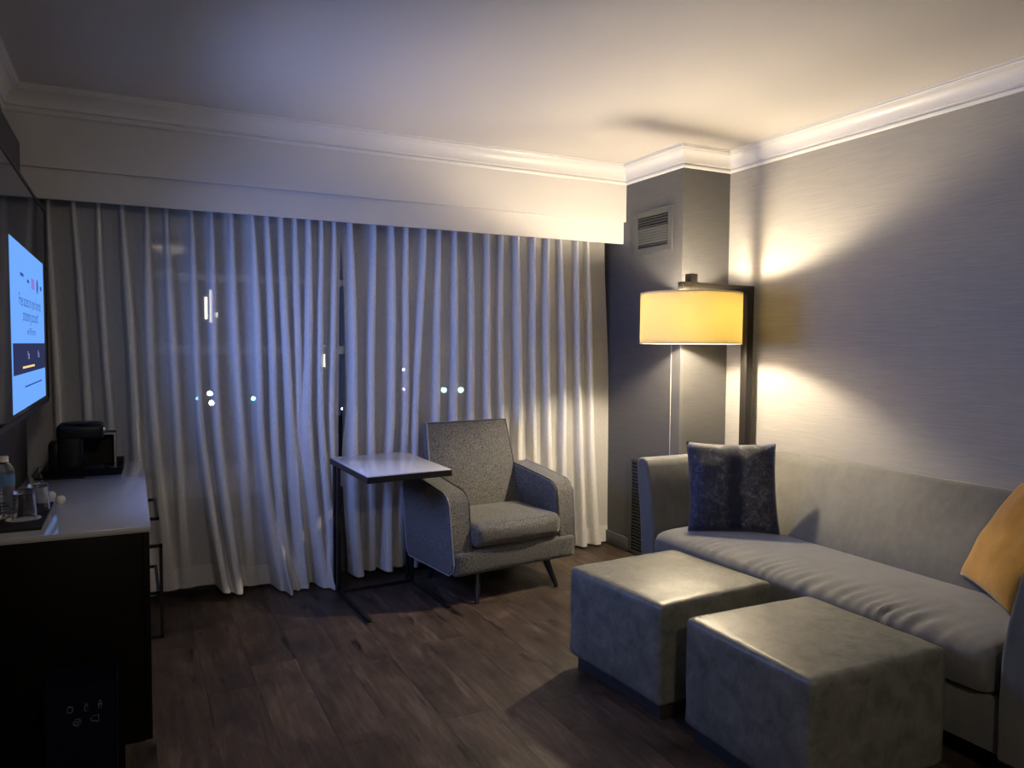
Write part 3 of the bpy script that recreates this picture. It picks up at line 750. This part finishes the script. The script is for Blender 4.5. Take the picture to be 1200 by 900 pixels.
def pillow(name, w_, h_, t_, m, n=26, seed=0, wr=.006):
    bm = bmesh.new(); G = {}
    for d in (-1, 1):
        for i in range(n+1):
            for j in range(n+1):
                u = -1+2*i/n; v_ = -1+2*j/n
                prof = (max(0, 1-u**2)*max(0, 1-v_**2))**.42
                k = 1-.055*(1-u*u)*abs(v_)**3; k2 = 1-.055*(1-v_*v_)*abs(u)**3
                p = Vector((u*w_/2*k2, d*t_/2*prof, v_*h_/2*k))
                p.y += wr*prof*mnoise.noise(Vector((u*2.2+seed, v_*2.2, d*3)))*2
                G[d, i, j] = p
    edge = {}
    for d in (-1, 1):
        for i in range(n+1):
            for j in range(n+1):
                if i in (0, n) or j in (0, n):
                    if (i, j) not in edge: edge[i, j] = bm.verts.new(G[d, i, j])
                    G[d, i, j] = edge[i, j]
                else: G[d, i, j] = bm.verts.new(G[d, i, j])
        for i in range(n):
            for j in range(n): bm.faces.new((G[d, i, j], G[d, i+1, j], G[d, i+1, j+1], G[d, i, j+1]))
    return finish(name, bm, m, None, 'all')
def place(o, c, face, roll=0):
    """front (-y local) turned towards the vector face"""
    f = Vector(face).normalized(); y = -f; x = y.cross(Vector((0, 0, 1))).normalized(); z = x.cross(y)
    m_ = Matrix((x, y, z)).transposed().to_4x4() @ Matrix.Rotation(R(roll), 4, 'Y')
    o.matrix_world = Matrix.Translation(c) @ m_
p1 = pillow('throw_pillow', .47, .48, .15, 'marbled_velvet', seed=2)
tag(p1, 'square navy and black marbled velvet throw pillow at the far sofa corner', 'pillow', 'throw pillows on the sofa')
place(p1, (2.83, 3.045, .68), (-.52, -.80, .30), 0)
p2 = pillow('throw_pillow', .46, .46, .15, 'mustard_velvet', seed=9)
tag(p2, 'mustard yellow velvet throw pillow tilted against the near sofa arm', 'pillow', 'throw pillows on the sofa')
place(p2, (3.01, 1.695, .675), (math.cos(R(144.6))*math.cos(R(28.6)), math.sin(R(144.6))*math.cos(R(28.6)), math.sin(R(28.6))), 3)

# ------------------------------------------------------------------ floor lamp
LX, LY, PX, PY = 2.885, 3.47, 3.36, 3.515
fl = thing('floor_lamp', 'black square tube floor lamp with a yellow glowing drum shade', 'floor lamp', (PX, PY, 0))
box('lamp_base', (-.16, -.10, 0), (.055, .20, .022), 'bronze_metal', fl, .003)
box('pole', (-.026, -.026, .022), (.026, .026, 1.790), 'bronze_metal', fl, .003)
ax_, ay_ = LX-PX, LY-PY
ang = math.atan2(ay_, ax_); al = math.hypot(ax_, ay_)
box('arm', (.024, -.022, 1.745), (al+.085, .022, 1.790), 'bronze_metal', fl, .003, rot=(0, 0, ang))
hb = box('hub', (ax_-.026, ay_-.026, 1.725), (ax_+.026, ay_+.026, 1.838), 'bronze_metal', fl, .003)
tube('stem', [(ax_, ay_, 1.64), (ax_, ay_, 1.727)], .008, 'bronze_metal', fl, 10)
RS, Z0, Z1 = .287, 1.437, 1.727
shd = lathe('lamp_shade', [(RS, Z0), (RS, Z1), (RS-.003, Z1), (RS-.003, Z0)], 'shade_linen', fl, 72, loc=(ax_, ay_, 0), close=True)
for z in (Z0+.003, Z1-.003):
    lathe('shade_rim', [(RS+.001, z-.004), (RS+.001, z+.004), (RS-.004, z+.004), (RS-.004, z-.004)], 'shade_linen', shd, 72, close=True)
for k in range(3):
    a = k*2*math.pi/3+.5
    tube('spider_rod', [(ax_, ay_, 1.700), (ax_+(RS-.004)*math.cos(a), ay_+(RS-.004)*math.sin(a), 1.715)], .003, 'bronze_metal', fl, 6)
ZBULB = 1.592
lathe('bulb', [(0, -.045), (.018, -.040), (.030, -.018), (.030, .005), (.016, .035), (.013, .06), (0, .06)], 'bulb_glow', fl, 20, loc=(ax_, ay_, ZBULB))
lathe('socket', [(0, 0), (.020, 0), (.020, .05), (0, .05)], 'black_plastic', fl, 16, loc=(ax_, ay_, ZBULB+.055))

# added fill lamp on the ceiling behind the camera, softens the room's shadows
cl = thing('fill_lamp', 'round frosted fill lamp added on the ceiling behind the camera', 'fill lamp', (.45, -.9, CEIL-.125))
lathe('fill_pan', [(0, .124), (.19, .124), (.19, .095), (0, .095)], 'trim_white', cl, 40)
lathe('fill_dome', [(0, 0), (.06, .004), (.11, .018), (.15, .045), (.172, .08), (.175, .095)], 'fill_glow', cl, 40)

# ------------------------------------------------------------------ night outside the windows
GZ = -7.0
g_ = tag(box('ground_outside', (-30, 6, GZ-.2), (70, 90, GZ), 'asphalt'), 'dark ground outside the windows', 'ground', kind='structure')
def street(x, y, Y, m, label, r_=.10):
    p = at(x, y, 1, Y)
    o = thing('street_light', label, 'street light', (p.x, p.y, GZ), 0, 'street lights outside')
    h = p.z-GZ
    tube('post', [(0, 0, 0), (0, 0, h-r_*.8)], .05, 'exterior_wall', o, 8)
    lathe('lamp_head', [(0, -r_), (r_*.7, -r_*.7), (r_, 0), (r_*.7, r_*.7), (0, r_)], m, o, 14, loc=(0, 0, h))
street(246, 461, 42, 'light_white', 'bright white street light seen through the left curtain, upper of a close pair', .13)
street(248, 472, 38, 'light_white', 'bright white street light seen through the left curtain, lower of a close pair', .12)
street(231, 467, 45, 'light_cyan', 'small cyan light left of the close pair of white street lights', .07)
street(297, 467, 44, 'light_cyan', 'cyan street light outside, right of the close pair of white lights', .12)
street(401, 479, 36, 'light_white', 'tiny white light seen through the curtain gap', .05)
street(473, 433, 50, 'light_white', 'small white light outside left of the armchair, upper one', .08)
street(473, 456, 48, 'light_white', 'small white light outside left of the armchair, lower one', .07)
street(520, 457, 42, 'light_teal', 'bright teal street light above the armchair, left of two', .15)
street(540, 457, 42, 'light_teal', 'bright teal street light above the armchair, right of two', .15)
p = at(247, 345, 1, 58)
bd = thing('tower_building', 'tall dark tower outside with a lit strip of windows', 'building', (p.x, 60, GZ))
box('tower_body', (-6, -2, 0), (5, 5, 16), 'exterior_wall', bd)
for (x0, x1, y0, y1) in ((240, 243, 348, 374), (246, 249, 340, 378), (251, 255, 366, 372), (377, 381, 405, 430)):
    a = at(x0, y1, 1, 57.9); b = at(x1, y0, 1, 57.9)
    box('lit_window', (a.x-p.x, -2.1, a.z-GZ), (b.x-p.x, -2.02, b.z-GZ), 'window_glow', bd)
